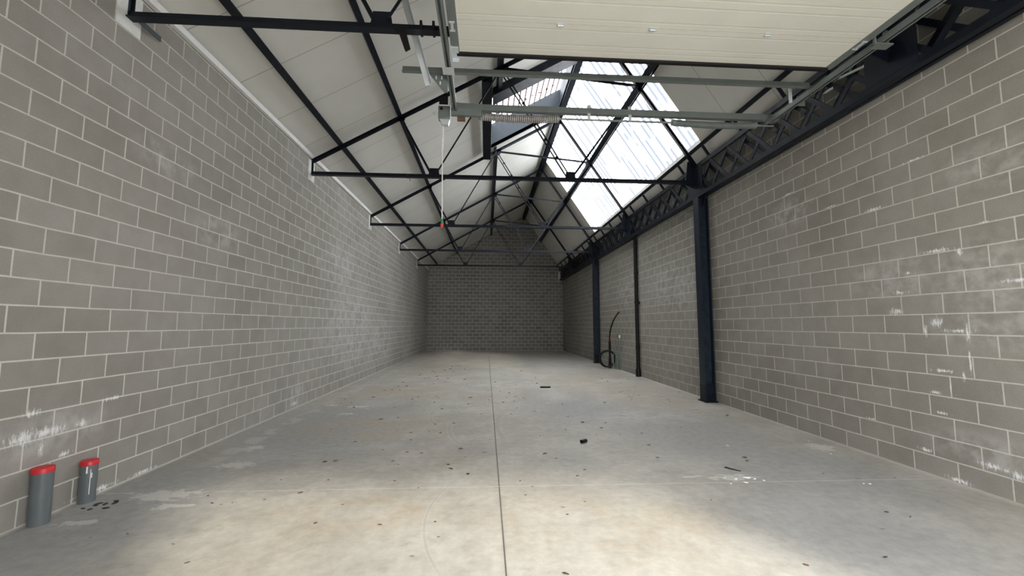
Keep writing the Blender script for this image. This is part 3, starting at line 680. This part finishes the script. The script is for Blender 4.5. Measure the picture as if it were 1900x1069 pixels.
# ---------------------------------------------------------------- litter on the floor
LEAF=[(-2.69,7.93),(-2.76,8.37),(-2.53,8.04),(-2.34,7.57),(-2.27,8.57),(-2.25,9.42),(-2.11,9.53),(-1.93,9.49),(-2.08,10.05),(-1.89,10.08),(-2.11,10.73),(-1.62,7.53),(-1.62,6.60),(-1.38,6.70),(-2.17,6.07),(-1.63,5.39),(-1.20,5.03),(-0.90,4.92),(-0.73,4.88),(-0.99,4.61),(-0.91,4.50),(-0.22,4.70),(-0.17,4.19),(-1.45,8.33),(-1.37,8.55),(-1.01,8.61),(-0.95,8.46),(-0.97,7.98),(-0.76,7.34),(-0.31,8.44),(-0.32,7.78),(0.06,8.16),(0.42,8.40),(0.33,7.89),(0.42,6.88),(-0.07,6.90),(-0.47,6.29),(-0.74,6.24),(-0.77,5.83),(-1.22,5.94),(-1.01,5.78),(-0.95,5.43),(-0.61,5.75),(-0.29,5.02),(-0.01,4.86),(-1.93,12.45),(-1.92,12.18),(-1.18,13.82),(-1.21,14.68),(-1.33,13.49),(-1.39,11.89),(-1.29,11.33),(-1.57,11.58),(-1.04,11.43),(-1.04,10.78),(-1.30,10.43),(-0.99,14.95),(-0.89,14.66),(-1.02,13.06),(-0.57,11.20),(-0.47,10.35),(-0.11,10.57),(0.24,10.66),(0.02,9.67),(0.05,9.31),(0.74,10.14),(1.13,13.21),(1.29,10.40),(1.18,9.41),(1.38,11.51),(0.50,8.98),(0.60,8.48),(0.76,8.35),(0.78,8.22),(0.54,7.99),(0.55,7.35),(-0.01,15.41),(-2.96,16.37),(-2.99,11.72),(0.31,9.17),(-0.70,13.73),(-1.57,12.93),(-1.67,13.18),(-1.66,11.41),(-2.61,10.49),(-1.61,4.66),(-1.71,4.63),(-0.39,4.47),(-0.35,4.35),(2.57,13.07),(1.28,10.35),(1.53,10.47),(1.22,9.39),(1.77,8.80),(2.94,8.97),(2.79,8.94),(2.88,8.06),(3.52,9.65),(3.19,8.50),(2.25,7.77),(2.21,7.27),(1.32,6.64),(1.46,6.24),(1.65,5.89),(1.83,5.94),(1.80,6.19),(1.12,5.82),(1.48,5.54),(1.80,5.52),(0.78,4.61),(1.91,4.57),(2.00,5.04),(2.12,5.57),(4.01,7.38),(3.65,7.03),(3.94,6.59),(3.58,8.00),(2.81,5.86),(2.84,4.41),(2.88,4.52),(0.90,4.08),(0.33,3.98),(0.83,7.08),(1.42,7.68),(3.17,11.21),(3.17,10.65),(3.42,10.37),(3.84,11.03),(2.97,11.69),(3.19,9.15),(3.01,9.00),(2.98,8.51),(2.95,8.30),(3.52,7.78),(3.26,7.72),(4.23,8.86),(4.03,8.21),(0.72,5.53),(0.68,4.78),(1.01,4.24),(-1.93,4.14),(-1.48,4.11),(-1.61,3.82),(-1.56,3.87),(-1.16,3.56),(-1.25,3.25),(-0.85,4.05),(-0.60,3.87),(-0.37,3.22),(-0.32,3.00),(-0.46,2.77),(-0.17,4.18),(0.43,3.84),(0.33,3.99),(0.35,3.66),(0.89,4.07),(0.64,3.28),(0.83,3.50),(0.48,2.53),(0.63,3.41),(-0.77,3.20),(2.87,4.51),(2.82,4.39),(4.05,4.42),(3.95,3.85),(3.78,3.33),(3.16,3.17),(3.27,3.09),(1.90,3.47),(3.58,3.85),(3.35,4.00),(2.54,2.58),(2.87,2.92),(1.97,2.53),(-2.37,3.80),(-2.24,3.65),(-2.08,3.65),(-2.15,3.62),(-2.08,3.01),(-2.71,3.13),(-1.85,3.70),(-1.83,2.78),(-2.50,3.17)]
DARK=[(-3.20,3.61),(-3.13,3.59),(-3.16,3.67),(-3.16,3.70),(-3.10,3.69),(-3.03,3.61),(-3.04,3.70),(-3.06,3.74)]
CHIP=[(2.40,3.92),(2.44,3.83),(2.53,3.95),(2.58,3.91),(2.64,3.87),(2.28,3.81),(3.52,3.74),(3.57,3.73),(4.10,5.10),(3.96,4.60),(2.96,4.98),(2.31,3.96),(-2.26,7.65),(-2.33,7.70),(-2.09,7.46),(-2.01,7.61),(-2.25,6.91),(-2.22,7.09),(-2.88,7.78),(-2.82,7.83),(-2.72,7.77),(1.15,7.79)]

rnd = random.Random(7)
def leaf_mesh(name, L, Wd, mat, seed):
    r_ = random.Random(seed); nx, ny = 7, 3; vs = []; fs = []
    bend, curl = r_.uniform(-.35, .35), r_.uniform(.15, .45)
    for i in range(nx):
        t = i/(nx-1); w = Wd*(math.sin(math.pi*min(.98, max(.03, t)))**.7)*(1+r_.uniform(-.25, .25))
        for j in range(ny):
            s_ = (j/(ny-1)-.5)*2
            vs.append(((t-.5)*L, bend*L*(t-.5)**2+s_*w/2, .004+curl*w*.5*s_*s_+.10*L*(t-.5)**2*abs(bend)+r_.uniform(0, .002)))
    for i in range(nx-1):
        for j in range(ny-1): fs.append((i*ny+j, (i+1)*ny+j, (i+1)*ny+j+1, i*ny+j+1))
    mb = MB().add(vs, fs); o = mb.build(name, mat)
    sol = o.modifiers.new('thickness', 'SOLIDIFY'); sol.thickness = .0015; sol.offset = 1
    return o
protos = [leaf_mesh('leaf_scrap', .062, .020, M['leaf1'], 1), leaf_mesh('leaf_scrap', .05, .026, M['leaf2'], 2), leaf_mesh('leaf_scrap', .075, .016, M['leaf3'], 3),
          leaf_mesh('leaf_scrap', .045, .020, M['leaf1'], 4), leaf_mesh('leaf_scrap', .07, .024, M['leaf2'], 5)]
used = set()
for i, (x, y) in enumerate(LEAF):
    k = rnd.choice((0, 0, 1, 2, 3, 4, 1, 3))
    if k in used: o = protos[k].copy(); COL.objects.link(o)
    else: o = protos[k]; used.add(k)
    o.location = (x, y, 0); o.rotation_euler.z = rnd.uniform(-.7, .7)+(math.pi if rnd.random() < .5 else 0)
    sc = rnd.uniform(.45, 1.0)*(.8 if y < 4.2 else 1.0 if y < 6 else 1.25 if y < 11 else 1.6); o.scale = (sc, sc, min(sc, 1.1))
    tone = ('reddish brown', 'dark brown', 'tan', 'reddish brown', 'dark brown')[k]
    side = 'beside the left wall' if x < -2.6 else 'left of the centre joint' if x < .13 else 'right of the centre joint' if x < 3.2 else 'towards the right wall'
    zone = 'in the bright foreground' if y < 4.15 else 'on the shaded near floor' if y < 6.6 else 'in the middle distance' if y < 9.6 else 'level with the downpipe' if y < 12 else 'on the far floor'
    tag(o, '%s %s leaf scrap %s, %s' % ('long' if k == 2 else 'small', tone, zone, side), 'leaf', 'leaf scraps on the floor')
fl0 = None
def chip(name, mat, seed, r, h):
    r_ = random.Random(seed); n_ = 9
    pts = [(r*(.6+.5*r_.random())*math.cos(2*math.pi*i/n_), r*.6*(.6+.5*r_.random())*math.sin(2*math.pi*i/n_)) for i in range(n_)]
    top = [(a*.8, b*.8) for a, b in pts]
    vs = [(a, b, 0) for a, b in pts]+[(a, b, h) for a, b in top]
    return MB().add(vs, [tuple(range(n_, 2*n_)), tuple(range(n_))[::-1]]+[(i, (i+1) % n_, n_+(i+1) % n_, n_+i) for i in range(n_)]).build(name, mat)
for i, (x, y) in enumerate(DARK):
    o = chip('black_flake', M['tar'], i, .018+.006*(i % 3), .004) if i < 3 else o.copy()
    if i >= 3: COL.objects.link(o)
    o.location = (x, y, 0); o.rotation_euler.z = i*1.3
    tag(o, 'small black flake on the floor beside the shorter red-capped pipe', 'flake', 'black flakes by the pipes')
for i, (x, y) in enumerate(CHIP):
    side = 'right' if x > 1.8 else 'left' if x < -1 else None
    if i < 4: cs = chip('plaster_chip', M['chip'], i+20, .022+.007*(i % 3), .003); o = cs
    else: o = cs.copy(); COL.objects.link(o); o.scale = (rnd.uniform(.5, 1.1),)*2+(1,)
    o.location = (x, y, 0); o.rotation_euler.z = rnd.uniform(-1, 1)
    tag(o, 'thin white plaster chip on the floor towards the %s wall' % side if side else 'thin white plaster chip in the middle of the floor far from the walls', 'chip',
        'plaster chips on the %s' % (side or 'middle'))
pp = MB(); c = []
for k in range(2): pass
ax, ay = 1.226, 5.187
rot = Matrix.Rotation(R(32), 3, 'Z')
ring = MB(); n_ = 18; vs = []
for x in (-.045, .045):
    for rr in (.022, .017):
        for k in range(n_): vs.append(Vector((ax, ay, .022)) + rot @ Vector((x, rr*math.cos(2*math.pi*k/n_), rr*math.sin(2*math.pi*k/n_))))
fs = []
for k in range(n_):
    j = (k+1) % n_
    fs += [(k, j, 2*n_+j, 2*n_+k), (n_+k, 3*n_+k, 3*n_+j, n_+j), (k, n_+k, n_+j, j), (2*n_+k, 2*n_+j, 3*n_+j, 3*n_+k)]
tag(ring.add(vs, fs).build('pipe_offcut', M['black']), 'short black pipe offcut lying on the floor right of the centre joint', 'pipe')
tag(MB().tube([(1.27, 9.66, .02), (1.51, 9.65, .02)], .02, 12).build('black_rod', M['black']), 'black rod lying on the floor in the middle distance, right of the centre joint', 'rod')
sl = MB().poly([(2.465, 4.225), (2.495, 4.240), (2.530, 4.185), (2.575, 4.115), (2.565, 4.110), (2.505, 4.165)], 'z', 0, .006).build('black_sliver', M['tar'])
tag(sl, 'thin black pointed sliver on the floor near the white plaster splashes on the right', 'scrap')
